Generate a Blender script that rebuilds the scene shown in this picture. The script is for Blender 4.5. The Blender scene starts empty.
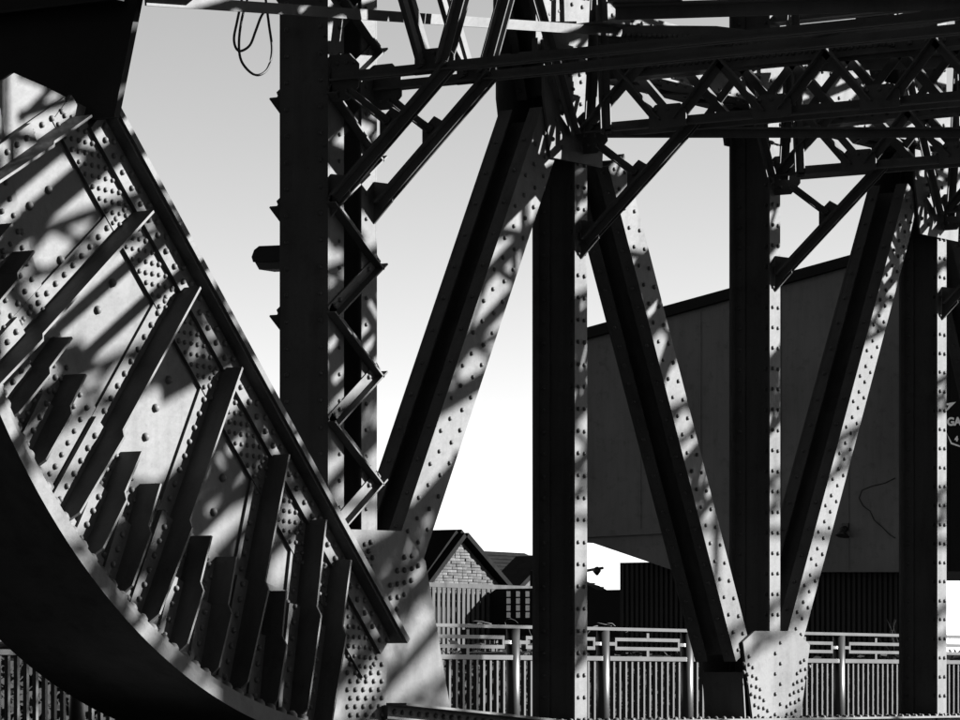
import bpy, math, random
from mathutils import Vector as V

# ------------------------------------------------------------------ camera, sky, sun, exposure
scene = bpy.context.scene
CAMZ = 1.6
FPX = 4000.0
TH = math.radians(56.8)
HY = 685.0
FW = V((math.sin(TH), math.cos(TH), 0)); RT = V((math.cos(TH), -math.sin(TH), 0)); UP = V((0, 0, 1))
cam_data = bpy.data.cameras.new('camera')
cam = bpy.data.objects.new('camera', cam_data)
scene.collection.objects.link(cam)
cam.location = (0, 0, CAMZ)
cam.rotation_euler = (math.radians(90), 0, -TH)
cam_data.sensor_width = 36
cam_data.lens = 36 * FPX / 960
cam_data.shift_y = (HY - 360) / 960
cam_data.clip_start = 0.1
cam_data.clip_end = 6000
scene.camera = cam

SUN = V((0.69, -1.0, 0.445)).normalized()          # towards the sun
world = bpy.data.worlds.new('World'); scene.world = world
world.use_nodes = True
nt = world.node_tree; nt.nodes.clear()
sky = nt.nodes.new('ShaderNodeTexSky'); sky.sky_type = 'NISHITA'; sky.sun_disc = False
sky.sun_elevation = math.asin(SUN.z)
sky.sun_rotation = math.atan2(SUN.x, SUN.y)
sky.air_density = 0.44; sky.dust_density = 0.10; sky.ozone_density = 1.0; sky.altitude = 200
sep = nt.nodes.new('ShaderNodeSeparateColor')       # black and white film behind a red filter
bg = nt.nodes.new('ShaderNodeBackground'); bg.inputs[1].default_value = 0.054
out = nt.nodes.new('ShaderNodeOutputWorld')
nt.links.new(sky.outputs[0], sep.inputs[0]); nt.links.new(sep.outputs[0], bg.inputs[0]); nt.links.new(bg.outputs[0], out.inputs[0])

sd = bpy.data.lights.new('sun', 'SUN'); sd.energy = 5.0; sd.angle = math.radians(0.53); sd.color = (1, 1, 1)
sun = bpy.data.objects.new('sun', sd); scene.collection.objects.link(sun)
sun.location = (20, -30, 60)
sun.rotation_euler = (-SUN).to_track_quat('-Z', 'Y').to_euler()
scene.view_settings.view_transform = 'Standard'; scene.view_settings.look = 'None'
scene.view_settings.exposure = 2.95; scene.view_settings.gamma = 1.0
scene.render.engine = 'CYCLES'
random.seed(7)

# ------------------------------------------------------------------ photograph measurements -> places in the world
def ray(px, py): return FW + RT * ((px - 480) / FPX) + UP * ((HY - py) / FPX)
def onY(px, py, Y):
    d = ray(px, py); d = d * (Y / d.y); return V((d.x, d.y, d.z + CAMZ))
def onX(px, py, X):
    d = ray(px, py); d = d * (X / d.x); return V((d.x, d.y, d.z + CAMZ))
def atD(px, py, D):
    d = ray(px, py) * D; return V((d.x, d.y, d.z + CAMZ))

# ------------------------------------------------------------------ materials (all greys: the photograph is black and white)
def mat(name, col, rough=0.6, spec=0.12, noise=0.10, scale=3.0, metal=0.0, bump=0.0, bscale=60, streak=0.0, dirt=0.0, speck=0.0):
    m = bpy.data.materials.new(name); m.use_nodes = True
    n = m.node_tree; b = n.nodes['Principled BSDF']
    b.inputs['Roughness'].default_value = rough; b.inputs['Metallic'].default_value = metal
    b.inputs['Specular IOR Level'].default_value = spec
    tc = n.nodes.new('ShaderNodeTexCoord')
    tx = n.nodes.new('ShaderNodeTexNoise'); tx.inputs['Scale'].default_value = scale; tx.inputs['Detail'].default_value = 6
    n.links.new(tc.outputs['Object'], tx.inputs['Vector'])
    mr = n.nodes.new('ShaderNodeMapRange')
    mr.inputs['From Min'].default_value = 0.3; mr.inputs['From Max'].default_value = 0.7
    mr.inputs['To Min'].default_value = col * (1 - noise); mr.inputs['To Max'].default_value = col * (1 + noise)
    n.links.new(tx.outputs['Fac'], mr.inputs['Value'])
    last = mr.outputs[0]
    def mult(sock, lo, hi, fmin, fmax, sc, stretch):
        mp = n.nodes.new('ShaderNodeMapping'); mp.inputs['Scale'].default_value = stretch
        n.links.new(tc.outputs['Object'], mp.inputs['Vector'])
        t2 = n.nodes.new('ShaderNodeTexNoise'); t2.inputs['Scale'].default_value = sc; t2.inputs['Detail'].default_value = 8
        t2.inputs['Roughness'].default_value = 0.65
        n.links.new(mp.outputs[0], t2.inputs['Vector'])
        r2 = n.nodes.new('ShaderNodeMapRange'); r2.inputs['From Min'].default_value = fmin; r2.inputs['From Max'].default_value = fmax
        r2.inputs['To Min'].default_value = lo; r2.inputs['To Max'].default_value = hi
        n.links.new(t2.outputs['Fac'], r2.inputs['Value'])
        mu = n.nodes.new('ShaderNodeMath'); mu.operation = 'MULTIPLY'
        n.links.new(sock, mu.inputs[0]); n.links.new(r2.outputs[0], mu.inputs[1])
        return mu.outputs[0]
    if streak: last = mult(last, 1 - streak, 1.0, 0.35, 0.55, 7.0, (1, 1, 0.12))
    if dirt: last = mult(last, 1 - dirt, 1.0, 0.28, 0.46, 4.5, (1, 1, 1))
    if speck: last = mult(last, 1 - speck, 1.0, 0.30, 0.42, 38.0, (1, 1, 1))
    n.links.new(last, b.inputs['Base Color'])
    if bump:
        t3 = n.nodes.new('ShaderNodeTexNoise'); t3.inputs['Scale'].default_value = bscale; t3.inputs['Detail'].default_value = 4
        n.links.new(tc.outputs['Object'], t3.inputs['Vector'])
        bp = n.nodes.new('ShaderNodeBump'); bp.inputs['Strength'].default_value = bump; bp.inputs['Distance'].default_value = 0.01
        n.links.new(t3.outputs['Fac'], bp.inputs['Height']); n.links.new(bp.outputs[0], b.inputs['Normal'])
    return m

STEEL = mat('steel_paint', 0.0540, rough=0.55, spec=0.10, noise=0.13, scale=2.5, streak=0.22, dirt=0.28, bump=0.25, bscale=22, speck=0.22)
STAINED = mat('stained_steel_paint', 0.0470, rough=0.55, spec=0.10, noise=0.14, scale=3.5, streak=0.30, dirt=0.5, bump=0.3, bscale=20, speck=0.25)
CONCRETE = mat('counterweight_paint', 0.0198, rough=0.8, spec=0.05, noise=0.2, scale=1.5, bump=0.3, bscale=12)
RAIL = mat('aluminium_rail', 0.0230, rough=0.34, spec=0.6, noise=0.25, scale=4, metal=0.45, dirt=0.2)
DARKMETAL = mat('dark_metal', 0.0079, rough=0.5, spec=0.3, noise=0.2)
LENS = mat('lamp_lens', 0.0396, rough=0.25, spec=0.4)
RUBBER = mat('cable_rubber', 0.0132, rough=0.6, spec=0.2)
BRICK = mat('brick_wall', 0.0330, rough=0.9, spec=0.05, noise=0.35, scale=9, dirt=0.4)
BRICK2 = mat('brick_dark', 0.026, rough=0.9, spec=0.05, noise=0.4, scale=7)
BRICK3 = mat('brick_pale', 0.043, rough=0.9, spec=0.05, noise=0.4, scale=7)
SLATE = mat('roof_slate', 0.0040, rough=0.9, spec=0.03, noise=0.3, scale=5)
BOARD = mat('pale_board', 0.0297, rough=0.85, spec=0.05, noise=0.2, scale=5, streak=0.2)
WALL = mat('rendered_wall', 0.0850, rough=0.9, spec=0.03, noise=0.2, scale=0.35, streak=0.10, dirt=0.25)
SHED = mat('dark_cladding', 0.0231, rough=0.85, spec=0.05, noise=0.2, scale=1.0, streak=0.2)
BLACK = mat('black_paint', 0.0079, rough=0.7, spec=0.05)
WHITE = mat('sign_white', 0.8000, rough=0.6, spec=0.1, noise=0.05)
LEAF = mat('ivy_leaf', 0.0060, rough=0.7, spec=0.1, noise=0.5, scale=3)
TWIG = mat('twig_bark', 0.0330, rough=0.9, spec=0.03)
GROUND = mat('ground_grey', 0.0132, rough=0.95, spec=0.03, noise=0.25, scale=0.2)
ASPHALT = mat('asphalt', 0.0165, rough=0.95, spec=0.03, noise=0.2, scale=6)
PAVING = mat('paving_grey', 0.0198, rough=0.9, spec=0.05, noise=0.15, scale=3)

# ------------------------------------------------------------------ mesh helpers
class MB:
    def __init__(s): s.v = []; s.f = []; s.sm = []
    def prism(s, pts, vec):
        n = len(pts); b = len(s.v); vec = V(vec); pts = [V(p) for p in pts]
        # orient so that faces look outwards
        nr = V((0, 0, 0))
        for i in range(n): nr += pts[i].cross(pts[(i + 1) % n])
        if nr.dot(vec) > 0: pts = pts[::-1]
        s.v += [tuple(p) for p in pts] + [tuple(p + vec) for p in pts]
        s.f.append(tuple(range(b, b + n))); s.f.append(tuple(range(b + 2 * n - 1, b + n - 1, -1)))
        s.sm += [0, 0]
        for i in range(n):
            j = (i + 1) % n
            s.f.append((b + i, b + n + i, b + n + j, b + j)); s.sm.append(0)
        return s
    def box(s, x0, x1, y0, y1, z0, z1):
        return s.prism([(x0, y0, z0), (x1, y0, z0), (x1, y0, z1), (x0, y0, z1)], (0, y1 - y0, 0))
    def bar(s, p0, p1, side, w, h, off=(0, 0)):
        """rectangular bar p0->p1; width w along 'side', height h along the third axis"""
        p0 = V(p0); p1 = V(p1); d = (p1 - p0).normalized(); a = V(side); a = (a - d * a.dot(d)).normalized(); c = d.cross(a)
        o = a * off[0] + c * off[1]
        q = [p0 + o - a * w / 2 - c * h / 2, p0 + o + a * w / 2 - c * h / 2, p0 + o + a * w / 2 + c * h / 2, p0 + o - a * w / 2 + c * h / 2]
        return s.prism(q, p1 - p0)
    def plates(s, p0, p1, a, b, la, lb, t):
        """an angle bar p0->p1: a leg of length la along a, a leg of length lb along b, thickness t"""
        p0 = V(p0); p1 = V(p1); d = (p1 - p0).normalized(); a = V(a); a = (a - d * a.dot(d)).normalized(); b = V(b); b = (b - d * b.dot(d) - a * b.dot(a)).normalized()
        s.prism([p0, p0 + a * la, p0 + a * la + b * t, p0 + b * t], p1 - p0)
        s.prism([p0 + b * t, p0 + b * t + a * t, p0 + b * lb + a * t, p0 + b * lb], p1 - p0)
        return s
    def rivet(s, c, n, r, seg=8):
        r *= 1.14
        c = V(c); n = V(n).normalized(); u = n.orthogonal().normalized(); w = n.cross(u); b = len(s.v)
        for rr, hh in ((1.0, 0.0), (0.92, 0.52), (0.52, 0.92)):
            for i in range(seg):
                an = 2 * math.pi * i / seg
                s.v.append(tuple(c + (u * math.cos(an) + w * math.sin(an)) * r * rr + n * r * hh))
        s.v.append(tuple(c + n * r * 1.02))
        for k in range(2):
            for i in range(seg):
                j = (i + 1) % seg
                s.f.append((b + k * seg + i, b + k * seg + j, b + (k + 1) * seg + j, b + (k + 1) * seg + i)); s.sm.append(1)
        for i in range(seg):
            s.f.append((b + 2 * seg + i, b + 2 * seg + (i + 1) % seg, b + 3 * seg)); s.sm.append(1)
        return s
    def tube(s, pts, r, seg=6):
        pts = [V(p) for p in pts]; b = len(s.v); n = len(pts); rr = r if isinstance(r, (list, tuple)) else [r] * n
        for i, p in enumerate(pts):
            d = (pts[min(i + 1, n - 1)] - pts[max(i - 1, 0)]).normalized()
            ref = V((0.31, 0.22, 0.93)) if abs(d.z) < 0.9 else V((1, 0.1, 0))
            u = (ref - d * ref.dot(d)).normalized(); w = d.cross(u)
            for k in range(seg):
                an = 2 * math.pi * k / seg
                s.v.append(tuple(p + (u * math.cos(an) + w * math.sin(an)) * rr[i]))
        for i in range(n - 1):
            for k in range(seg):
                j = (k + 1) % seg
                s.f.append((b + i * seg + k, b + i * seg + j, b + (i + 1) * seg + j, b + (i + 1) * seg + k)); s.sm.append(1)
        s.f.append(tuple(range(b + seg - 1, b - 1, -1))); s.f.append(tuple(range(b + (n - 1) * seg, b + n * seg))); s.sm += [0, 0]
        return s
    def mesh(s, name, m):
        me = bpy.data.meshes.new(name); me.from_pydata(s.v, [], s.f); me.polygons.foreach_set('use_smooth', s.sm)
        me.materials.append(m); me.update(); return me
    def build(s, name, m, parent=None, stuff=False):
        o = bpy.data.objects.new(name, s.mesh(name, m)); scene.collection.objects.link(o)
        if parent is not None:
            o.parent = parent
            chain = V((0, 0, 0)); p = parent
            while p is not None: chain += V(p.location); p = p.parent
            o.location = -chain
        if stuff: o['kind'] = 'stuff'
        return o

def thing(name, label, cat, loc, group=None):
    o = bpy.data.objects.new(name, None); scene.collection.objects.link(o); o.location = loc; o.empty_display_size = 0.1
    o['label'] = label; o['category'] = cat
    if group: o['group'] = group
    return o
def tag(o, label, cat, group=None):
    o['label'] = label; o['category'] = cat
    if group: o['group'] = group
    return o
def struct(o): o['kind'] = 'structure'; return o
def P(x, y, z): return V((x, y, z))

# ------------------------------------------------------------------ setting: ground, road, pavement
struct(MB().box(-3000, 3000, -3000, 3000, -0.5, -0.004).build('ground', GROUND))
struct(MB().box(-60, 60, 1.2, 12.2, -0.3, 0.0).build('road', ASPHALT))
struct(MB().box(-60, 60, 12.25, 18.2, -0.3, 1.0).build('pavement', PAVING))
struct(MB().box(-60, 60, -2.5, 1.15, -0.3, 0.12).build('near_pavement', PAVING))

# ------------------------------------------------------------------ the far truss
YT = 13.0            # plane of the truss's front plates
DP = 0.31            # depth of its members
X0, X1, X2, X3 = 18.543, 21.005, 23.470, 25.947
PAN = 2.468
ZB = CAMZ - 0.235    # top of the bottom chord
ZCH = CAMZ + 3.84    # underside of the top chord
ZCT = ZCH + 0.40
FRONT = V((0, -1, 0))
truss = thing('bridge_truss', 'riveted steel bridge truss with V-shaped diagonals between upright posts, mid-picture', 'bridge truss', (X1, YT, 1.0))

def empty_part(name, parent, label=None):
    o = bpy.data.objects.new(name, None); scene.collection.objects.link(o); o.parent = parent
    if label: o['label'] = label
    return o

def rivet_rows(mb, p0, p1, offs, pitch, y, r=0.0125, stagger=True, start=0.06, side=None, n=FRONT, jit=0.002):
    """rows of rivets along p0->p1 in the plane of the front plates; offs = offsets across"""
    p0 = V(p0); p1 = V(p1); d = p1 - p0; L = d.length; d.normalize(); a = side if side is not None else V((d.z, 0, -d.x))
    for k, o in enumerate(offs):
        t = start + (pitch / 2 if stagger and k % 2 else 0)
        while t < L - 0.04:
            q = p0 + d * (t + random.uniform(-jit, jit)) + a * (o + random.uniform(-jit, jit)); q = V((q.x, y, q.z)) if n is FRONT else q
            mb.rivet(q, n, r * random.uniform(0.93, 1.06)); t += pitch

def member(name, x0, z0, x1, z1, w, rows, pitch=0.14, lip=0.075, parent=truss, depth=DP, stagger=True, yf=YT, vertical_cut=False, rr=0.0125, label=None):
    """a built-up riveted member in the truss plane: front cover plate, back plate, recessed web and four corner angles"""
    p0 = V((x0, yf, z0)); p1 = V((x1, yf, z1)); d = (p1 - p0).normalized(); a = V((d.z, 0, -d.x))
    t = 0.016
    front = MB().prism([p0 - a * w / 2, p0 + a * w / 2, p1 + a * w / 2, p1 - a * w / 2], (0, t, 0)).build(name, STEEL, parent)
    if label: front['label'] = label
    e = V((0, 1, 0))
    mb = MB(); mb.bar(p0 + e * (t + depth) / 2 * 1.0, p1 + e * (t + depth) / 2, a, 0.014, depth - 2 * t - 0.002)
    mb.build('web', STEEL, front)
    mb = MB().prism([p0 - a * w / 2 + e * (depth - t), p0 + a * w / 2 + e * (depth - t), p1 + a * w / 2 + e * (depth - t), p1 - a * w / 2 + e * (depth - t)], (0, t, 0))
    mb.build('back_plate', STEEL, front)
    mb = MB()
    for sd in (-1, 1):
        for yy, l in ((t + 0.0005, lip), (depth - t - lip - 0.0005, lip)):
            q = a * (sd * (w / 2 - 0.008 if w > 0.2 else sd * 0 + 0.015)) 
            mb.prism([p0 + q - a * 0.006 + e * yy, p0 + q + a * 0.006 + e * yy, p1 + q + a * 0.006 + e * yy, p1 + q - a * 0.006 + e * yy], (0, l, 0))
    mb.build('corner_angle', STEEL, front)
    rv = MB()
    rivet_rows(rv, p0, p1, rows, pitch, yf - 0.0005, rr, stagger)
    # rivets on the side that looks up the bridge
    sx = -(w / 2 - 0.001) if w > 0.2 else -0.0215
    for yy in (t + lip * 0.5, depth - t - lip * 0.5):
        q0 = p0 + a * sx + e * yy; q1 = p1 + a * sx + e * yy
        rivet_rows(rv, q0, q1, [0], pitch, 0, 0.012, n=-a, side=a)
    rv.build('rivets', STEEL, front, stuff=True)
    return front

ZTOP = CAMZ + 6.2
for X, nm in ((X1, None), (X2, None), (X3, None)):
    member('post', X, ZB - 0.45, X, ZCH + 0.02, 0.145, (-0.036, 0.036), pitch=0.137, stagger=False)
member('post', X3 + PAN, ZB - 0.45, X3 + PAN, ZCH + 0.02, 0.145, (-0.036, 0.036), pitch=0.137, stagger=False)
# diagonals, measured on the front face
def diag(pa, pb, w, ext0, ext1, rows, **k):
    a = onY(pa[0], pa[1], YT); b = onY(pb[0], pb[1], YT); d = (b - a).normalized()
    a = a - d * ext0; b = b + d * ext1
    k.setdefault('yf', YT + 0.0035 + 0.002 * len([o for o in truss.children if o.name.startswith('diagonal')])); return member('diagonal', a.x, a.z, b.x, b.z, w, rows, **k)
diag((418, 530), (540, 160), 0.275, 0.35, 0.30, (-0.085, -0.04, 0.04, 0.085), pitch=0.23)
diag((730, 600), (653, 300), 0.215, 0.40, 0.95, (-0.055, 0.055), pitch=0.13)
diag((806, 600), (899, 250), 0.215, 0.40, 0.50, (-0.06, -0.02, 0.02, 0.06), pitch=0.21)
dX = 2 * PAN
a = onY(730, 600, YT); b = onY(653, 300, YT); d = (b - a).normalized(); a = a - d * .4; b = b + d * .95
member('diagonal', a.x + dX, a.z, b.x + dX, b.z, 0.215, (-0.055, 0.055), pitch=0.13)

# top chord
ch = empty_part('top_chord', truss)
def chord(name, xa, xb, za, zb, yf, depth, parent, rowz):
    fr = MB().box(xa, xb, yf, yf + 0.016, za, zb).build(name, STEEL, parent)
    MB().box(xa, xb, yf + depth - 0.016, yf + depth, za, zb).build('back_plate', STEEL, fr)
    MB().box(xa, xb, yf + 0.018, yf + depth - 0.018, zb - 0.016, zb - 0.002).build('cover_plate', STEEL, fr)
    mb = MB()
    mb.plates((xa, yf - 0.001, za), (xb, yf - 0.001, za), (0, 0, 1), (0, -1, 0), 0.09, 0.10, 0.012)
    mb.plates((xa, yf + 0.017, za), (xb, yf + 0.017, za), (0, 0, 1), (0, 1, 0), 0.09, 0.11, 0.012)
    mb.plates((xa, yf + depth - 0.017, za), (xb, yf + depth - 0.017, za), (0, 0, 1), (0, -1, 0), 0.09, 0.11, 0.012)
    mb.build('chord_angle', STEEL, fr)
    # lacing flats under the chord
    mb = MB(); x = xa + 0.1; k = 0
    while x < xb - 0.4:
        y0, y1 = (yf + 0.06, yf + depth - 0.06) if k % 2 == 0 else (yf + depth - 0.06, yf + 0.06)
        mb.bar((x, y0, za - 0.007), (x + 0.24, y1, za - 0.007), (0, 0, 1), 0.012, 0.06); x += 0.24; k += 1
    mb.build('lacing', STEEL, fr)
    rv = MB()
    for zr_, pt in rowz:
        x = xa + 0.05
        while x < xb: rv.rivet((x, yf - 0.012 if zr_ < 0.1 else yf, za + zr_), FRONT, 0.0125); x += pt
    x = xa + 0.05
    while x < xb: rv.rivet((x, yf - 0.06, za), (0, 0, -1), 0.0125); x += 0.11
    rv.build('rivets', STEEL, fr, stuff=True)
    return fr
bpy.data.objects.remove(ch)
chord('top_chord', X1 - 0.50, X3 + PAN + 0.6, ZCH, ZCT, YT + 0.012, DP, truss, ((0.045, 0.12), (0.20, 0.16), (0.35, 0.12)))
# bottom chord
bc = chord('bottom_chord', X0 + 0.2, X3 + PAN + 0.6, ZB - 0.42, ZB, YT + 0.012, DP, truss, ((0.045, 0.12), (0.20, 0.16), (0.37, 0.12)))
mb = MB(); mb.box(X0 + 0.2, X3 + PAN + 0.6, YT - 0.11, YT + DP + 0.06, ZB + 0.001, ZB + 0.014); mb.build('chord_cover', STEEL, bc)
rv = MB(); x = X0 + 0.9
while x < X3 + PAN:
    rv.rivet((x, YT - 0.05, ZB + 0.014), (0, 0, 1), 0.0135); rv.rivet((x + 0.05, YT + 0.1, ZB + 0.014), (0, 0, 1), 0.0135); x += 0.105
rv.build('rivets', STEEL, bc, stuff=True)

# gusset plates
def gusset(pts, rows, parent=truss, m=STEEL, y=YT - 0.003, t=0.016, side=True, name='gusset_plate', r=0.0125, back=True):
    """pts: (x, z) outline; rows: ((x,z),(x,z),offsets,pitch)"""
    g = MB().prism([(x, y - t, z) for x, z in pts], (0, t, 0)).build(name, m, parent)
    rv = MB()
    for a, b, offs, pt in rows:
        rivet_rows(rv, (a[0], y, a[1]), (b[0], y, b[1]), offs, pt, y - t - 0.0005, r)
    rv.build('rivets', m, g, stuff=True)
    if back:
        MB().prism([(x, YT + DP + 0.004, z) for x, z in pts], (0, t, 0)).build('back_plate', m, g)
    return g
def pz(px, py): q = onY(px, py, YT - 0.019); return (q.x, q.z)
# lower node at the second post
g2 = [pz(754.7, 631), pz(795.7, 631), pz(810, 645), pz(800.5, 719), (X2 + 0.32, ZB - 0.40), (X2 - 0.32, ZB - 0.40), pz(752.5, 717), pz(743, 642)]
gu = gusset(g2, [((X2, pz(775, 634)[1]), (X2, ZB - 0.02), (-0.036, 0.036), 0.137),
            (pz(744, 652), pz(768, 722), (-0.035, 0.0, 0.05, 0.085), 0.088),
            (pz(806, 652), pz(784, 722), (-0.09, -0.055, -0.005, 0.03), 0.088)])
# the closing diaphragm on the side that looks up the bridge
ql = pz(747, 672)
MB().prism([(ql[0] - 0.02, YT + 0.005, ql[1]), (ql[0] + 0.05, YT + 0.005, ZB - 0.3), (ql[0] + 0.05, YT + DP, ZB - 0.3), (ql[0] - 0.02, YT + DP, ql[1])], (0.015, 0, 0)).build('diaphragm', STEEL, gu)
# upper nodes
def top_gusset(X, wl=0.46, wr=0.26):
    zb_ = CAMZ + 3.215
    pts = [(X - wl, ZCH + 0.085), (X + wr, ZCH + 0.085), (X + wr, ZCH - 0.15), (X + 0.22, zb_), (X - 0.38, zb_), (X - wl, ZCH - 0.25)]
    return gusset(pts, [((X, zb_ + 0.03), (X, ZCH), (-0.036, 0.036), 0.137),
                 ((X - 0.30, zb_ + 0.03), (X - 0.10, ZCH), (-0.08, -0.03, 0.03), 0.13),
                 ((X + 0.20, zb_ + 0.05), (X + 0.06, ZCH), (-0.02, 0.03), 0.13),
                 ((X - wl + 0.05, ZCH - 0.03), (X + wr, ZCH - 0.03), (0, 0.05), 0.12)])
top_gusset(X1); top_gusset(X3)
# tie plate where the second post meets the chord
gusset([(X2 - 0.2, ZCH + 0.085), (X2 + 0.2, ZCH + 0.085), (X2 + 0.11, ZCH - 0.22), (X2 - 0.11, ZCH - 0.22)], [((X2, ZCH - 0.2), (X2, ZCH + 0.05), (-0.036, 0.036), 0.1)])
# big stained plate at the foot of the laced column
g0 = [pz(340, 529), pz(404, 531), pz(425.5, 561), pz(450, 706), (pz(452, 730)), pz(330, 730)]
gusset(g0, [(pz(366, 533), pz(372, 580), (-0.03, 0.0, 0.03), 0.09), (pz(415, 548), pz(384, 610), (-0.09, -0.05, 0.0, 0.05), 0.11)], m=STAINED, r=0.0145)

# the upper storey: posts and rakers that rise out of the picture
member('upper_post', X1, ZCT, X1, ZTOP, 0.145, (-0.036, 0.036), pitch=0.137, stagger=False)
member('upper_post', X2, ZCT, X2, ZTOP, 0.145, (-0.036, 0.036), pitch=0.137, stagger=False)
member('upper_post', X3, ZCT, X3, ZTOP, 0.145, (-0.036, 0.036), pitch=0.137, stagger=False)
member('raker', X1 - 0.12, ZCH - 0.20, X1 - 0.92, ZTOP, 0.26, (-0.08, -0.03, 0.03, 0.08), pitch=0.22, yf=YT + 0.021)
member('raker', X1 + 0.20, ZCT - 0.1, X1 + 1.45, ZTOP, 0.22, (-0.06, 0.06), pitch=0.14, yf=YT + 0.024)
member('raker', X3 - 0.20, ZCT - 0.1, X3 - 1.45, ZTOP, 0.22, (-0.06, 0.06), pitch=0.14, yf=YT + 0.027)

# the laced column
col = thing('laced_column', 'tall dark column with zigzag lacing bars, carrying a small lamp', 'column', (X0, YT, 1.0))
cl, cr = onY(328, 300, YT).x, onY(377, 300, YT).x
DC = 0.335
zc0, zc1 = 1.0, CAMZ + 6.6
for xs, sg in ((cl, 1), (cr, -1)):
    web = MB().box(min(xs, xs + sg * 0.014), max(xs, xs + sg * 0.014), YT, YT + DC, zc0, zc1).build('channel', STEEL, col)
    for yy in (YT, YT + DC - 0.014):
        xa, xb = sorted((xs + sg * 0.015, xs + sg * 0.155)); MB().box(xa, xb, yy, yy + 0.014, zc0, zc1).build('flange', STEEL, web)
    rv = MB(); z = zc0 + 0.1
    while z < zc1:
        if sg > 0:
            for yy in (YT + 0.05, YT + DC - 0.05): rv.rivet((xs, yy, z), (-1, 0, 0), 0.0125)
        rv.rivet((xs + sg * 0.11, YT, z), FRONT, 0.011); z += 0.15
    rv.build('rivets', STEEL, web, stuff=True)
per = 0.615
zn = onY(328, 310, YT).z
k = -7
for side_y, outy in ((YT - 0.001, -1), (YT + DC + 0.001, 1)):
    for k in range(-5, 11):
        z = zn + k * per / 2
        if k % 2 == 0: p0, p1 = P(cl + 0.02, side_y, z), P(cr - 0.02, side_y, z + per / 2)
        else: p0, p1 = P(cl + 0.02, side_y, z + per / 2), P(cr - 0.02, side_y, z)
        if p1.z < zc0 + 0.1 or p0.z > zc1 - 0.1: continue
        d = (p1 - p0).normalized(); p0 = p0 - d * 0.02; p1 = p1 + d * 0.03
        up = V((-d.z, 0, d.x)); up = up if up.z > 0 else -up
        if k >= 3 and outy < 0:
            zlo, zhi = min(p0.z, p1.z), max(p0.z, p1.z); r0_, r1_ = (zhi, zlo) if p1.z > p0.z else (zlo, zhi)
            MB().bar(P(p0.x, side_y + 0.024, r0_), P(p1.x, side_y + 0.024, r1_), (0, 1, 0), 0.010, 0.05).build('cross_lacing_bar', STEEL, col)
        mb = MB(); mb.plates(p0 - up * 0.035, p1 - up * 0.035, up, (0, outy, 0), 0.07, 0.06, 0.010)
        lb = mb.build('lacing_bar', STEEL, col)
        if outy < 0:
            rv = MB()
            for q in (p0 + d * 0.06, p0 + d * 0.12, p1 - d * 0.06, p1 - d * 0.12): rv.rivet(q + V((0, -0.010, 0)) + up * 0.008, FRONT, 0.013)
            rv.build('rivets', STEEL, lb, stuff=True)

# lamp fixed to the laced column
YL = YT + DC + 0.002
XL = cl + 0.06
lamp = thing('bulkhead_lamp', 'small dark box lamp jutting left from the back edge of the laced column', 'lamp', V((XL, YL, onX(283, 258, XL).z)))
def lq(px, py): return onX(px, py, XL)
def lz(py): return onX(270, py, XL).z
shell = [V((XL, YL + 0.02, lz(246))), lq(259, 246), lq(254, 250), lq(251.5, 257), lq(253, 262), V((XL, YL + 0.02, lz(262)))]
MB().prism(shell, (0.17, 0, 0)).build('housing', DARKMETAL, lamp)
MB().prism([V((XL + 0.01, YL + 0.02, lz(262.3))), lq(254, 262.3) + V((0.01, 0, 0)), lq(258, 269.5) + V((0.01, 0, 0)), V((XL + 0.01, YL + 0.02, lz(269.5)))], (0.15, 0, 0)).build('lens', LENS, lamp)
MB().tube([lq(252.5, 259) + V((0.085, 0, 0)), lq(248.5, 259) + V((0.085, 0, 0))], [0.02, 0.010], 8).build('latch_knob', DARKMETAL, lamp)
MB().box(XL - 0.02, XL + 0.19, YL, YL + 0.0195, lz(272), lz(243)).build('mounting_plate', DARKMETAL, lamp)
MB().tube([V((XL + 0.05, YL + 0.012, lz(243))), V((XL + 0.05, YL + 0.012, lz(243) + 2.6))], 0.010, 6).build('conduit', DARKMETAL, lamp)

# ------------------------------------------------------------------ the rolling segment
YS = YT - 0.03
CX, CZ, RR = 18.404, 3.518 + CAMZ, 3.85
seg = thing('rolling_segment', 'huge riveted quarter-circle girder with radial stiffeners and a curved dark tread', 'girder', (CX - 1.6, YS, 1.0))
def arc(r, a): return (CX + r * math.cos(a), CZ + r * math.sin(a))
A0, A1 = math.radians(262), math.radians(192)       # from the right-hand foot round to the left
NA = 40
angs = [A0 + (A1 - A0) * i / NA for i in range(NA + 1)]
def sz(px, py): q = onY(px, py, YS); return (q.x, q.z)
FL0, FL1 = sz(96, 112), sz(384, 637)               # the straight flange at the web
ftop = sz(84, 113)
dirF = V((FL1[0] - FL0[0], 0, FL1[1] - FL0[1])).normalized(); inF = V((-dirF.z, 0, dirF.x))
if inF.x > 0: inF = -inF
foot = [sz(384, 640), sz(387, 662), (sz(385, 700)[0], CZ - RR + 0.06)]
outl = [FL0, FL1] + foot[1:] + [arc(RR - 0.05, a) for a in angs] + [sz(-120, 88), sz(0, 82), sz(14, 73), sz(44, 86)]
web = MB().prism([(x, YS, z) for x, z in outl], (0, 0.02, 0)).build('web_plate', STEEL, seg)
MB().prism([(x, YS + 0.72, z) for x, z in outl], (0, 0.02, 0)).build('web_plate', STEEL, seg)

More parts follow.
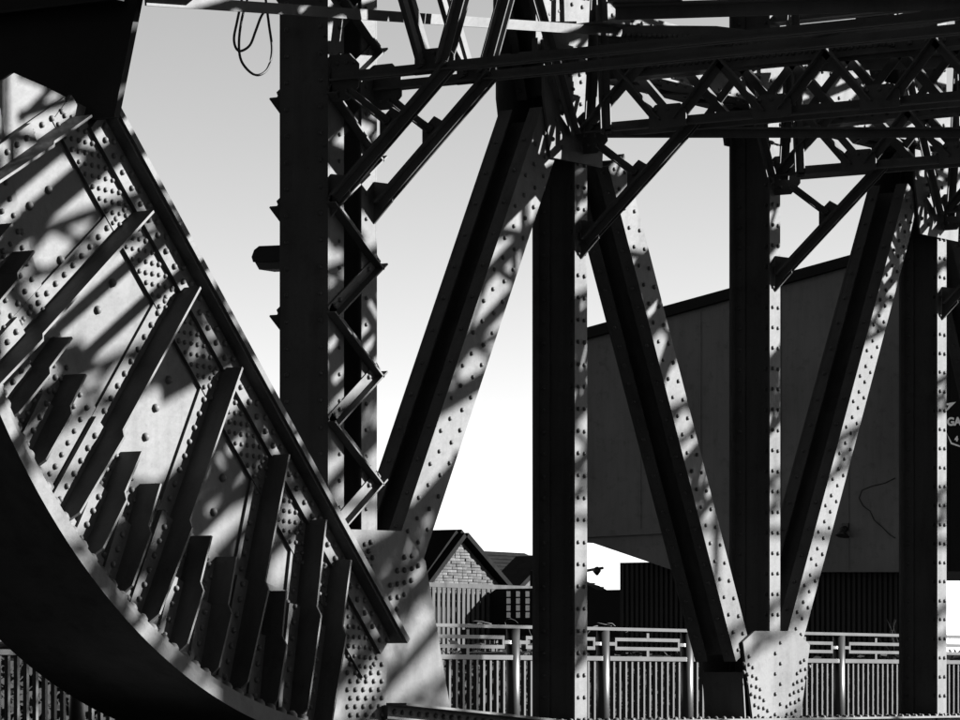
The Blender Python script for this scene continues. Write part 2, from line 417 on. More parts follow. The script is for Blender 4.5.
# curved tread: lit front edge, dark rolling face
def ring(r0, r1, y0, y1):
    mb = MB()
    for i in range(NA):
        a, b = angs[i], angs[i + 1]
        q = [arc(r0, a), arc(r1, a), arc(r1, b), arc(r0, b)]
        mb.prism([(x, y0, z) for x, z in q], (0, y1 - y0, 0))
    return mb
YTR0, YTR1 = YS - 0.17, YS + 0.80
def ringshell(r0, r1, y0, y1):
    mb = MB(); n = len(angs)
    for a in angs:
        for r, y in ((r0, y0), (r1, y0), (r1, y1), (r0, y1)):
            x, z = arc(r, a); mb.v.append((x, y, z))
    for i in range(n - 1):
        for k in range(4):
            j = (k + 1) % 4
            mb.f.append((i * 4 + k, (i + 1) * 4 + k, (i + 1) * 4 + j, i * 4 + j)); mb.sm.append(0)
    mb.f.append((0, 1, 2, 3)); mb.f.append(((n - 1) * 4 + 3, (n - 1) * 4 + 2, (n - 1) * 4 + 1, (n - 1) * 4)); mb.sm += [0, 0]
    return mb
tread = ringshell(RR - 0.065, RR, YTR0, YTR1).build('tread_plate', STEEL, seg)
ringshell(RR - 0.10, RR - 0.068, YTR0 + 0.012, YTR1 - 0.012).build('rim_flange', STEEL, tread)
ringshell(RR - 0.25, RR - 0.101, YS - 0.03, YS - 0.001).build('rim_angle', STEEL, tread)
mb = MB(); a = A0 - 0.01
while a > A1:
    x, z = arc(RR - 0.10, a); n = V((-math.cos(a), 0, -math.sin(a)))
    for yy in (YS - 0.125, YS - 0.07): mb.rivet((x, yy, z), n, 0.030)
    a -= 0.105 / RR
mb.build('bolt_heads', STEEL, tread, stuff=True)

# reinforcing plates on the web: along the flange and along the rim
def offp(p, d): return (p[0] + inF.x * d, p[1] + inF.z * d)
band_t = 0.022
BW = 0.335
bp = [offp(FL0, 0.0), offp(FL1, 0.0), foot[1], (foot[1][0], foot[1][1] - 0.01), offp(FL1, 0.20), offp(FL1, BW), offp(FL0, BW)]
bp = [offp(FL0, 0.0), offp(FL1, 0.0), offp(FL1, BW), offp(FL0, BW)]
ext = V((FL0[0], 0, FL0[1])) - dirF * 0.20
bp = [bp[0], bp[1], bp[2], (ext.x + inF.x * BW, ext.z + inF.z * BW), (ext.x + inF.x * 0.12, ext.z + inF.z * 0.12), offp(FL0, 0.12)]
band = MB().prism([(x, YS - band_t, z) for x, z in bp], (0, band_t - 0.001, 0)).build('flange_band', STEEL, seg)
RB = RR - 0.80
rb = ringshell(RB, RR - 0.252, YS - 0.014, YS - 0.0006).build('rim_band', STEEL, seg)
# the straight flange: plate standing out towards the viewer, with its angle on the web
FW_ = 0.14
f0 = V((FL0[0], YS, FL0[1])); f1 = V((FL1[0], YS, FL1[1])) + dirF * 0.05
mb = MB(); mb.prism([f0 - inF * 0.0 + V((0, -FW_, 0)), f1 + V((0, -FW_, 0)), f1 + V((0, 0.76, 0)), f0 + V((0, 0.76, 0))], -inF * 0.035)
flg = mb.build('straight_flange', STEEL, seg)
mb = MB(); mb.prism([f0 + V((0, -FW_ + 0.02, 0)), f1 - dirF * 0.03 + V((0, -FW_ + 0.02, 0)), f1 - dirF * 0.03 + V((0, 0.73, 0)), f0 + V((0, 0.73, 0))], inF * 0.014)
mb.build('inner_cover', STEEL, flg)
yb = YS - band_t - 0.0005
mb = MB(); aa = f0 + inF * 0.015; bb = f1 - dirF * 0.05 + inF * 0.015
mb.prism([V((p.x, yb, p.z)) for p in (aa, bb, bb + inF * 0.125, aa + inF * 0.125)], (0, -0.026, 0)); mb.build('flange_angle', STEEL, flg)
rv = MB(); rivet_rows(rv, V((f0.x, 0, f0.z)), V((f1.x, 0, f1.z)), [0.045, 0.095], 0.105, yb - 0.0265, 0.015, side=inF); rv.build('rivets', STEEL, flg, stuff=True)
# rivets of the flange band
rv = MB(); Lf = (V((FL1[0], 0, FL1[1])) - V((FL0[0], 0, FL0[1]))).length
for k, o in enumerate((0.165, 0.203, 0.241, 0.279, 0.315)):
    t = -0.16 + (0.040 if k % 2 else 0)
    while t < Lf + 0.02:
        if t > -0.1 or o > 0.2:
            q = V((FL0[0], 0, FL0[1])) + dirF * t + inF * (o + random.uniform(-.002, .002)); rv.rivet((q.x, YS - band_t, q.z), FRONT, 0.0122 * random.uniform(.9, 1.08))
        t += 0.080
rv.build('rivets', STEEL, band, stuff=True)
# rivets of the rim band and of the foot
rv = MB()
for k, r in enumerate((RR - 0.74, RR - 0.66, RR - 0.58, RR - 0.50, RR - 0.42, RR - 0.34, RR - 0.28)):
    st = 0.085 / r; a = A0 - 0.01 - (st / 2 if k % 2 else 0)
    while a > A1:
        x, z = arc(r, a)
        if x < sz(335, 650)[0]: rv.rivet((x, YS - 0.0145, z), FRONT, 0.0140 * random.uniform(.93, 1.06))
        a -= st
for k, r in enumerate((RR - 0.14, RR - 0.20)):
    st = 0.10 / r; a = A0 - 0.01 - (st / 2 if k % 2 else 0)
    while a > A1:
        x, z = arc(r, a); rv.rivet((x, YS - 0.0305, z), FRONT, 0.0150); a -= st
rv.build('rivets', STEEL, rb, stuff=True)
rv = MB()
xr = sz(382, 690)[0]; xl = sz(345, 690)[0]
z = CAMZ + 0.55; row = 0
while z > CAMZ - 0.30:
    x = xl + 0.02 + (0.028 if row % 2 else 0)
    while x < xr:
        inside = (V((x, 0, z)) - V((FL1[0], 0, FL1[1]))).dot(inF) > 0.20 or z < FL1[1] - 0.12
        if inside and random.random() > 0.07: rv.rivet((x, YS - 0.0005, z), FRONT, 0.0140)
        x += 0.078
    z -= 0.048; row += 1
rv.build('rivets', STEEL, web, stuff=True)
# lone bolts on the bare web
rv = MB()
for px, py in ((112, 283), (97, 310), (168, 380), (155, 408), (222, 478), (213, 512), (145, 437), (29, 206), (48, 190), (20, 232), (60, 260)):
    q = onY(px, py, YS); rv.rivet((q.x, YS, q.z), FRONT, 0.021)
rv.build('bolt_heads', STEEL, web, stuff=True)

def stiffener(top, bot, long):
    """angle stiffener: riveted leg on the web, outstanding leg towards the viewer; set out on the lower end over the rim band"""
    t0 = V((*sz(*top),)); b0_ = V((*sz(*bot),))
    t0 = V((t0[0], 0, t0[1])); b0_ = V((b0_[0], 0, b0_[1])); d = (b0_ - t0).normalized(); left = V((d.z, 0, -d.x))
    if left.x > 0: left = -left
    Lg = (b0_ - t0).length; lo = 0.62 if long else 0.40
    m = b0_ - d * lo; th = 0.014; out_ = 0.155
    part = empty_part('stiffener', seg); part.location = V((0, 0, 0)) - V(seg.location)
    mb = MB()
    y1 = YS - (band_t + 0.03 if long else 0.0006); y2 = YS - 0.016
    # riveted legs
    y1b = YS - 0.001
    for (p, q, yy, pad) in ((t0, m, y1b, 0.016), (m, b0_, y2, 0.03)):
        mb.prism([V((v.x, yy, v.z)) for v in (p, q, q + left * 0.105, p + left * 0.105)], (0, -pad, 0))
    mb.build('riveted_leg', STEEL, part)
    mb = MB()
    tip = 0.05
    s0 = t0 if long else t0
    pr = [V((s0.x, YS - 0.002, s0.z)), V((m.x, YS - 0.002, m.z)), V((m.x, YS - out_, m.z)), V((s0.x, YS - out_, s0.z))]
    mb.prism(pr, -left * th)
    m2 = m + d * 0.05; e2 = b0_ - d * 0.05
    pr = [V((m.x, YS - 0.004, m.z)), V((b0_.x, YS - 0.004, b0_.z)), V((b0_.x, YS - 0.12, b0_.z)), V((e2.x, YS - out_ - 0.012, e2.z)), V((m2.x, YS - out_ - 0.034, m2.z)), V((m.x, YS - out_, m.z))]
    mb.prism([p + d * 0.0005 for p in pr], -left * th)
    mb.build('outstanding_leg', STEEL, part)
    rv = MB(); t = 0.06
    while t < Lg - 0.04:
        q = t0 + d * t + left * (0.052 + random.uniform(-.002, .002)); yy = y1b - 0.016 if t < Lg - lo else y2 - 0.03
        rv.rivet((q.x, yy - 0.0005, q.z), FRONT, 0.0150); t += 0.088
    rv.build('rivets', STEEL, part, stuff=True)
LONG = [((68, 117), (-40, 192)), ((130, 212), (-45, 405)), ((177, 288), (50, 520)), ((219, 368), (131, 622)), ((266, 455), (221, 690)), ((303, 520), (282, 717)), ((328, 560), (305, 735))]
SHORT = [((10, 252), (-45, 325)), ((-12, 225), (-75, 300)), ((48, 338), (-12, 420)), ((62, 375), (16, 468)), ((118, 452), (74, 556)), ((137, 484), (104, 594)), ((188, 536), (160, 652)), ((213, 557), (192, 676)), ((263, 591), (252, 708))]
for a, b in LONG: stiffener(a, b, True)
for a, b in SHORT: stiffener(a, b, False)

# sloping knee plate from the segment to the chord
kp = thing('track_knee', 'low sloping riveted plate with a dark top angle at the girder foot', 'bracket', (*sz(386, 706)[:1], YT - 0.1, 1.0))
k0, k1 = onY(386, 705, YT - 0.06), onY(548, 722, YT - 0.06)
mb = MB(); mb.prism([k0, k1, V((k1.x, k1.y, 1.0)), V((k0.x, k0.y, 1.0))], (0, 0.02, 0)); mb.build('knee_plate', STEEL, kp)
mb = MB(); mb.plates(k0 + V((0, -0.001, 0.012)), k1 + V((0, -0.001, 0.012)), (0, 0, -1), (0, -1, 0), 0.09, 0.14, 0.014); mb.build('top_angle', STEEL, kp)
rv = MB(); rivet_rows(rv, k0, k1, [0.035, 0.12, 0.18], 0.085, YT - 0.076, 0.0145); rv.build('rivets', STEEL, kp, stuff=True)
tg = MB(); tg.box(10.5, CX + 0.6, YS - 0.15, YS + 0.78, 1.001, CZ - RR - 0.002)
tag(tg.build('track_girder', STEEL), 'low steel track that the curved girder rests on', 'track')

# counterweight behind the segment's head
cwA, cwB = onY(143, 0, YS - 0.20), onY(119.5, 118, YS - 0.20)
sl = (cwA - cwB) / (cwA.z - cwB.z)
top = cwB + sl * 2.6
cw = thing('counterweight', 'massive dark counterweight block above the curved girder, upper left corner', 'counterweight', (cwB.x - 1, 15, cwB.z))
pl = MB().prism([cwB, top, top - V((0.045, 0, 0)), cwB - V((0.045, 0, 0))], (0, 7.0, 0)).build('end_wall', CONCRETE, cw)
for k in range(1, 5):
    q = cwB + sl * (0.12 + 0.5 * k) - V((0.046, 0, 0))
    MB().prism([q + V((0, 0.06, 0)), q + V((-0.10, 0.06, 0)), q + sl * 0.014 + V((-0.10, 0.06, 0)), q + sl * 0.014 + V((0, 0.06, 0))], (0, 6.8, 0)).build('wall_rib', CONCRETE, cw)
# ------------------------------------------------------------------ sway frames across the bridge
YN = 0.6            # near truss
def sway(X, label, zs, ztop, dbl, ttop=0.12, knee_z=CAMZ + 2.75, first=0.70, leg=0.058, nlat=99, gap=0.085, sol=0.045):
    """zs: bottom strut height, ztop: underside of the top strut"""
    o = thing('sway_frame', label, 'sway frame', (X, YT, zs), 'sway frames across the bridge')
    W = 0.11
    xs = (X - W / 2, X + W / 2)
    # bottom strut: two angles back to back with gap
    mb = MB()
    for x, sg in ((X - gap, -1), (X + gap, 1)):
        mb.plates((x, YT - 0.02, zs), (x, YN, zs), (0, 0, 1), (sg, 0, 0), leg, sol, 0.011)
    mb.build('bottom_strut', STEEL, o)
    # top strut: deep plate girder
    tb = MB(); tb.box(X - 0.01, X + 0.01, YN, YT - 0.22, ztop, ztop + ttop)
    ts = tb.build('top_strut', STEEL, o)
    mb = MB()
    for sg in (-1, 1):
        mb.plates((X + sg * 0.011, YT - 0.22, ztop - 0.001), (X + sg * 0.011, YN, ztop - 0.001), (0, 0, 1), (sg, 0, 0), min(0.09, ttop), 0.07, 0.012)
    mb.build('strut_angle', STEEL, ts)
    rv = MB(); y = YT - 0.3
    while y > YT - 5:
        for zz in (ztop + 0.05,): rv.rivet((X - 0.024, y, zz), (-1, 0, 0), 0.013)
        y -= 0.11
    rv.build('rivets', STEEL, ts, stuff=True)
    # end plate against the post
    mb = MB(); mb.prism([(X - 0.006, YT - 0.002, zs + 0.15), (X - 0.006, YT - 0.13, zs + 0.15), (X - 0.006, YT - 0.19, zs + 0.09), (X - 0.006, YT - 0.19, zs - 0.04), (X - 0.006, YT - 0.12, zs - 0.11), (X - 0.006, YT - 0.002, zs - 0.11)], (0.012, 0, 0))
    ep = mb.build('end_plate', STEEL, o)
    rv = MB()
    for yy in (YT - 0.05, YT - 0.11, YT - 0.16):
        for zz in (zs - 0.06, zs + 0.03, zs + 0.10): rv.rivet((X - 0.0065, yy, zz), (-1, 0, 0), 0.011)
    rv.build('rivets', STEEL, ep, stuff=True)
    if dbl:
        for k_, yh in enumerate((YT - 0.09, YT - 0.24)):
            MB().plates((X - 0.07 - 0.05 * k_, yh, zs - 0.02), (X - 0.07 - 0.05 * k_, yh - 0.12 + 0.2 * k_, ztop + 1.7), (0, -1, 0), (-1, 0, 0), 0.055, 0.05, 0.010).build('hanger', STEEL, o)
        MB().plates((X - 0.10, YT - 0.06, zs + 0.02), (X - 0.10, YT - 0.50, ztop + 0.10), (0, -1, -1), (-1, 0, 0), 0.055, 0.05, 0.010).build('fan_brace', STEEL, o)
        MB().plates((X - 0.16, YT - 0.05, zs + 0.00), (X - 0.16 - 0.62, YT - 0.12, ztop + 0.55), (0, -1, 0), (-1, 0, 1), 0.05, 0.05, 0.010).build('fan_brace', STEEL, o)
    # knee brace
    yk = YT - first
    mb = MB()
    for sg in (-1, 1):
        mb.plates((X + sg * 0.012, YT - 0.03, knee_z), (X + sg * 0.012, yk - 0.10, zs + 0.05), (0, -1, -1), (sg, 0, 0), 0.055, 0.05, 0.010)
    mb.build('knee_brace', STEEL, o)
    mb = MB(); mb.prism([(X - 0.006, YT - 0.004, knee_z + 0.12), (X - 0.006, YT - 0.12, knee_z + 0.10), (X - 0.006, YT - 0.13, knee_z - 0.0), (X - 0.006, YT - 0.004, knee_z - 0.12)], (0.012, 0, 0)); mb.build('knee_plate', STEEL, o)
    mid = V((X, (YT - 0.03 + yk - 0.1) / 2 + 0.02, (knee_z + zs + 0.05) / 2 + 0.02))
    mb = MB()
    mb.plates((X - 0.012, YT - 0.13, zs - 0.08), (X - 0.012, mid.y, mid.z), (0, -1, 1), (-1, 0, 0), 0.042, 0.04, 0.009); mb.build('sub_brace', STEEL, o)
    MB().prism([(X - 0.005, mid.y + 0.06, mid.z + 0.03), (X - 0.005, mid.y - 0.02, mid.z + 0.10), (X - 0.005, mid.y - 0.09, mid.z + 0.06), (X - 0.005, mid.y + 0.06, mid.z - 0.08)], (0.010, 0, 0)).build('joint_plate', STEEL, o)
    # lattice between the struts, a pair of bars in two planes, with node plates
    nodes = []; y = yk
    while y > YN + 0.4 and len(nodes) < nlat: nodes.append(y); y -= 0.72
    for i, y in enumerate(nodes):
        pq = gap + 0.05 if gap > 0.03 else 0.0
        mb = MB(); mb.prism([(X - 0.006 - pq, y + 0.13, zs - 0.01), (X - 0.006 - pq, y + 0.13, zs + 0.085), (X - 0.006 - pq, y + 0.085, zs + 0.13), (X - 0.006 - pq, y - 0.085, zs + 0.13), (X - 0.006 - pq, y - 0.13, zs + 0.085), (X - 0.006 - pq, y - 0.13, zs - 0.01)], (0.012, 0, 0))
        npz = mb.build('node_plate', STEEL, o)
        rv = MB()
        for dy in (-0.08, 0, 0.08): rv.rivet((X - 0.0065 - pq, y + dy, zs + 0.10), (-1, 0, 0), 0.012)
        rv.build('rivets', STEEL, npz, stuff=True)
        for sg in (-1, 1):
            for q in (0.36, -0.36):
                xo = X + sg * (0.02 if gap < 0.03 else gap + 0.03); yo = y - 0.36 * (sg > 0) * (gap > 0.03)
                mb = MB(); mb.plates((xo, yo + q * 0.12, zs + 0.04), (xo, yo + q, ztop + 0.06), (0, 1 if q > 0 else -1, -1), (sg, 0, 0), 0.055, 0.05, 0.009)
                mb.build('lattice_bar', STEEL, o)
        if dbl:
            for q in (0.36, -0.36):
                xo = X + gap + 0.055
                MB().plates((xo, y + q * 0.12, zs + 0.04), (xo, y + q, ztop + 0.06), (0, 1 if q > 0 else -1, -1), (1, 0, 0), 0.05, 0.04, 0.009).build('lattice_bar', STEEL, o)
    return o
ZS = CAMZ + 3.385
ZTT = CAMZ + 3.71
s1 = sway(X1, 'cross frame springing from the central post, with a deep dark web plate overhead', ZS, ZTT, True)
pw = [onX(x, y, X1) for x, y in ((608, 26), (720, 27), (850, 43), (935, 54), (935, 56), (625, 77), (608, 66))]
wp = MB().prism([p + V((-0.035, 0, 0)) for p in pw], (-0.012, 0, 0)).build('web_plate', STEEL, s1)
rv = MB()
for r0, r1, n in (((618, 36), (700, 38), 16), ((630, 70), (900, 44), 42), ((625, 44), (800, 46), 24)):
    for k in range(n):
        p = onX(r0[0] + (r1[0] - r0[0]) * k / n, r0[1] + (r1[1] - r0[1]) * k / n, X1); rv.rivet(p + V((-0.0475, 0, 0)), (-1, 0, 0), 0.014)
rv.build('rivets', STEEL, wp, stuff=True)
sway(X2, 'cross frame with diamond lattice springing from the second post, right of centre', ZS, ZTT, True)
sway(X3, 'cross frame springing from the post at the right edge of the picture', ZS, ZTT, True)
sway(cl + 0.03, 'cross frame springing from the left face of the laced column', ZS, ZTT + 0.60, False, leg=0.05, nlat=1, gap=0.008, sol=0.04)
sway(cr - 0.03, 'cross frame springing from the right face of the laced column', ZS, ZTT + 0.60, False, leg=0.05, nlat=1, gap=0.008, sol=0.04)

# the near truss, behind the photographer's shoulder: it carries the other ends of the frames
nt_ = thing('near_truss', 'near bridge truss carrying the other ends of the cross frames', 'bridge truss', (X1, YN, 0))
for X in (X0, X1, X2, X3):
    mb = MB(); mb.box(X - 0.3, X + 0.3, YN - 0.35, YN - 0.01, 0.1, ZTOP if X != X0 else ZTOP); mb.build('post', STEEL, nt_)
mb = MB(); mb.box(X0 - 0.5, X3 + 0.5, YN - 0.75, YN - 0.36, ZCH, ZCT); mb.build('top_chord', STEEL, nt_)

# ------------------------------------------------------------------ top lateral bracing
def lateral(p0, p1, label, w=0.10, h=0.09, t=0.012, out=None):
    o = thing('lateral_brace', label, 'brace', p0, 'lateral braces')
    d = (V(p1) - V(p0)).normalized(); sidev = V((d.y, -d.x, 0))
    if sidev.dot(SUN) < 0: sidev = -sidev
    mb = MB(); mb.plates(p0, p1, (0, 0, -1), -sidev, h, w, t); mb.build('angle_bar', STEEL, o)
    for q in (V(p0) + d * 0.2, V(p1) - d * 0.2):
        MB().prism([q - d * 0.22 + sidev * 0.12, q + d * 0.22 + sidev * 0.12, q + d * 0.22 - sidev * 0.16, q - d * 0.22 - sidev * 0.16], (0, 0, 0.012)).build('splice_plate', STEEL, o)
    return o
t0 = onY(622, 27, YT - 0.40)
t1 = onY(146, -6, YT - 0.40)
lateral(t0, t1, 'pale sunlit angle bar running from the central post to the upper left', h=0.058, w=0.05)
for (xa, xb, lab) in ((X1, X2, 'second post'), (X2, X3, 'right-hand post')):
    zt = ZTT + 0.36
    lateral(P(xa, YT - 0.25, zt + 0.10), P(xb, YT - 6.2, zt + 0.10), 'overhead diagonal tie running towards the viewer before the ' + lab)
    lateral(P(xb, YT - 0.25, zt + 0.24), P(xa, YT - 6.2, zt + 0.24), 'overhead diagonal tie crossing above its twin before the ' + lab)
lateral(P(X0 + 0.1, YT - 0.25, ZTT + 0.66), P(X1, YT - 6.2, ZTT + 0.66), 'overhead diagonal tie crossing in front of the laced column')
def lattice_strut(p0, p1, depth, label, pitch=0.42, bar=0.05):
    """a light strut: two chord angles one above the other with crossed lacing between them"""
    o = thing('laced_strut', label, 'brace', p0, 'laced struts overhead')
    p0 = V(p0); p1 = V(p1); d = (p1 - p0).normalized(); sd_ = V((d.y, -d.x, 0)); L_ = (p1 - p0).length
    for k, zz in enumerate((0, depth)):
        MB().plates(p0 + UP * zz, p1 + UP * zz, UP if k == 0 else -UP, sd_, 0.055, 0.055, 0.010).build('chord_angle', STEEL, o)
    n = max(2, int(L_ / pitch))
    for k in range(n):
        a_ = p0 + d * (L_ * k / n); b_ = p0 + d * (L_ * (k + 1) / n)
        MB().bar(a_ + UP * 0.01 - sd_ * 0.01, b_ + UP * (depth - 0.01) - sd_ * 0.01, sd_, 0.008, bar).build('lacing_bar', STEEL, o)
        MB().bar(a_ + UP * (depth - 0.01) - sd_ * 0.02, b_ + UP * 0.01 - sd_ * 0.02, sd_, 0.008, bar).build('lacing_bar', STEEL, o)
    return o
ZL = CAMZ + 4.42
LAB = ['over the curved girder', 'between laced column and central post', 'between the central and second posts', 'beyond the second post', 'beyond the right-hand post', 'farthest along the bridge', 'past the end of the picture']
for i in range(7):
    xa = X0 + PAN * (i - 1); xb = xa + PAN
    z = ZL if i < 4 else ZL - 0.2
    lattice_strut(P(xa + 0.05, YT - 1.0, z), P(xb - 0.05, YT - 4.4, z), 0.30, 'overhead laced strut slanting away from the far truss ' + LAB[i])
    lattice_strut(P(xb - 0.05, YT - 1.0, z + 0.36), P(xa + 0.05, YT - 4.4, z + 0.36), 0.26, 'overhead laced strut slanting the other way ' + LAB[i])
    lattice_strut(P(xa + 0.05, YT - 4.7, z), P(xb - 0.05, YT - 8.2, z), 0.30, 'overhead laced strut above mid-road ' + LAB[i])
    lattice_strut(P(xb - 0.05, YT - 4.7, z + 0.36), P(xa + 0.05, YT - 8.2, z + 0.36), 0.26, 'overhead laced strut crossing above mid-road ' + LAB[i])
    if i > 1:
        lattice_strut(P(xa + 0.05, YT - 8.5, z), P(xb - 0.05, YN + 0.2, z), 0.30, 'overhead laced strut above the near lane ' + LAB[i])
        lattice_strut(P(xb - 0.05, YT - 8.5, z + 0.36), P(xa + 0.05, YN + 0.2, z + 0.36), 0.26, 'overhead laced strut crossing above the near lane ' + LAB[i])
for k, yy in enumerate((YT - 0.98, YT - 4.55, YT - 8.35)):
    MB_ = MB().plates((X0 - PAN - 0.2, yy, ZL + 0.31), (X0 + 6 * PAN, yy, ZL + 0.31), (0, 0, 1), (0, -1, 0), 0.045, 0.05, 0.012)
    tag(MB_.build('stringer', STEEL), ['overhead stringer running along the bridge close to the far truss', 'overhead stringer running along the bridge above the far lane', 'overhead stringer running along the bridge above the near lane'][k], 'stringer', 'stringers overhead')
for k, (x_, y_) in enumerate(((18.8, 8.8), (18.2, 7.6), (20.0, 8.6), (19.3, 9.6))):  # ties added out of view to throw crossing shadow lines on the segment
    lateral(P(x_, y_, ZL + 0.64), P(x_ + 3.2, y_ - 2.4, ZL + 0.64), ['first', 'second', 'third', 'fourth'][k] + ' of four slim ties added overhead to cast crossing shadows on the curved girder', h=0.085, w=0.07)
lateral(P(X1, YT - 0.10, ZS + 0.045), P(X1, YT - 0.10, ZS + 0.045) + RT * 3.2, 'level dark angle bar running right from the central post under the lattice', h=0.060, w=0.05)

# upper transverse struts at the right
def upper_strut(X, z, h, label, w=0.2):
    o = thing('upper_strut', label, 'strut', (X, YT, z), 'upper cross struts')
    y = YT - 0.2; k = 0
    while y > YN + 0.5:
        MB().plates((X, y, z + 0.02 if k % 2 else z + h - 0.02), (X, y - 0.4, z + h - 0.02 if k % 2 else z + 0.02), (0, 1, 1), (-1, 0, 0), 0.05, 0.04, 0.009).build('lattice_bar', STEEL, o); y -= 0.4; k += 1
    mb = MB()
    for sg in (-1, 1):
        mb.plates((X + sg * 0.009, YN, z), (X + sg * 0.009, YT, z), (0, 0, 1), (sg, 0, 0), 0.06, w / 3, 0.012)
        mb.plates((X + sg * 0.009, YN, z + h), (X + sg * 0.009, YT, z + h), (0, 0, -1), (sg, 0, 0), 0.06, w / 3, 0.012)
    mb.build('strut_angle', STEEL, o)
    return o
upper_strut(X2, CAMZ + 4.42, 0.30, 'plain deep cross strut high above the second post')
upper_strut(X3, CAMZ + 4.55, 0.34, 'plain deep cross strut high above the right-hand post')

# hanging cable
def cable(pts, label, r=0.007):
    c = [onY(x, y, YT - 0.1) for x, y in pts]; fine = []
    for i in range(len(c) - 1):
        p0 = c[max(i - 1, 0)]; p1 = c[i]; p2 = c[i + 1]; p3 = c[min(i + 2, len(c) - 1)]
        for s in range(6):
            t = s / 6; fine.append(0.5 * ((2 * p1) + (p2 - p0) * t + (2 * p0 - 5 * p1 + 4 * p2 - p3) * t * t + (3 * p1 - p0 - 3 * p2 + p3) * t ** 3))
    fine.append(c[-1])
    return tag(MB().tube(fine, r).build('hanging_cable', RUBBER), label, 'cable', 'loose cable loops')
cable([(243, -6), (237, 22), (234, 38), (236, 48), (241, 51), (250, 45), (256, 30), (262, 15), (270, 8), (280, 6)], 'smaller left loop of slack black cable hanging against the sky')
cable([(249, -6), (242, 18), (239, 42), (241, 60), (250, 72), (259, 75), (268, 68), (272, 50), (269, 25), (265, -6)], 'longer loop of slack black cable hanging lowest against the sky')

# ------------------------------------------------------------------ railing of the far footway
YR = 17.0
ra, rb_ = onY(513, 628, YR), onY(603, 628.5, YR)
ZR = ra.z; PS = rb_.x - ra.x
railing = thing('footway_railing', 'pale metal railing with key-pattern top band and upright bars along the footway', 'railing', (ra.x, YR, 1.0))
pxs = [ra.x + PS * i for i in range(-6, 8)]
def z_at(py): return onY(513, py, YR).z
zt, zk0, zk1, zl, zb = z_at(628), z_at(637.5), z_at(647), z_at(657.5), 1.06
postm = MB().tube([(0, 0, 1.0), (0, 0, zt - 0.005)], 0.055, 14).mesh('post', RAIL)
balm = MB().box(-0.013, 0.013, -0.016, 0.016, zb + 0.01, zl - 0.02).mesh('baluster', RAIL)
def place(me, name, x, y, parent, z=0):
    o = bpy.data.objects.new(name, me); scene.collection.objects.link(o); o.parent = parent; o.location = V((x, y, z)) - V(parent.location); return o
for i, x in enumerate(pxs):
    po = place(postm, 'post', x, YR, railing)
    if i == len(pxs) - 1: break
    xn = pxs[i + 1]
    a, b = x + 0.055, xn - 0.055
    MB().box(a, b, YR - 0.035, YR + 0.035, zl - 0.018, zl + 0.018).build('lower_rail', RAIL, railing)
    MB().box(a, b, YR - 0.03, YR + 0.03, zb - 0.03, zb).build('foot_rail', RAIL, railing)
    k = MB(); ka, kb = a + 0.10, b - 0.10; e = 0.022
    k.box(ka, kb, YR - e, YR + e, zk0 - 0.014, zk0 + 0.014); k.box(ka, kb, YR - e, YR + e, zk1 - 0.014, zk1 + 0.014)
    k.box(ka, ka + 0.03, YR - e + .001, YR + e - .001, zk1 + 0.0145, zk0 - 0.0145); k.box(kb - 0.03, kb, YR - e + .001, YR + e - .001, zk1 + 0.0145, zk0 - 0.0145)
    zm = (zk0 + zk1) / 2
    k.box(a, ka - 0.0005, YR - e, YR + e, zm - 0.014, zm + 0.014); k.box(kb + 0.0005, b, YR - e, YR + e, zm - 0.014, zm + 0.014)
    xm = (a + b) / 2
    k.box(xm - 0.02, xm + 0.02, YR - e, YR + e, zk0 + 0.0145, zt - 0.02); k.box(xm - 0.02, xm + 0.02, YR - e, YR + e, zl + 0.0185, zk1 - 0.0145)
    k.build('key_panel', RAIL, railing)
    nb = 13
    for j in range(1, nb): place(balm, 'baluster', a + (b - a) * j / nb, YR, railing)
MB().box(pxs[0] - 0.1, pxs[-1] + 0.1, YR - 0.045, YR + 0.045, zt - 0.004, zt + 0.022).build('top_rail', RAIL, railing)


# ------------------------------------------------------------------ unseen blocks added behind the camera to cut sky light
BLOCKERDARK = mat('blocker_black', 0.0099, rough=0.95, spec=0.02, noise=0.25, scale=2)  # near-black so the added blocks bounce little sun onto the steel
def sky_blocker(x0, x1, y0, y1, h, face, label):
    o = thing('sky_blocker', label, 'sky_blocker', ((x0 + x1) / 2, (y0 + y1) / 2, 0), 'added sky blockers behind the viewer')
    MB().box(x0, x1, y0, y1, 0, h).build('wall', BLOCKERDARK, o)
    MB().box(x0 - 0.3, x1 + 0.3, y0 - 0.3, y1 + 0.3, h + 0.001, h + 0.7).build('parapet', BLOCKERDARK, o)
    wm = MB().box(-0.6, 0.6, -0.06, 0.06, 0, 1.8).mesh('window', BLACK)
    nx = int((x1 - x0) / 4); ny = int((y1 - y0) / 4)
    for lv in range(1, int(h / 4)):
        if face == 'y':
            for i in range(nx): place(wm, 'window', x0 + 2 + i * 4, y0 - 0.05, o, lv * 4)
        else:
            for i in range(ny):
                w = place(wm, 'window', x1 + 0.05, y0 + 2 + i * 4, o, lv * 4); w.rotation_euler = (0, 0, math.pi / 2)
    return o
sky_blocker(-34, -14, -40, -4, 32, 'x', 'tall black block added behind the viewer to cut sky light, right of the street')
sky_blocker(-34, -14, 16, 44, 34, 'x', 'tall black block added behind the viewer to cut sky light, left of the street')
sky_blocker(-10, 10, 30, 46, 28, 'y', 'black block added beside the footway to cut sky light, left of the picture')
sky_blocker(-84, -70, -30, 34, 36, 'x', 'black block added to cut sky light, closing the far end of the street behind the viewer')

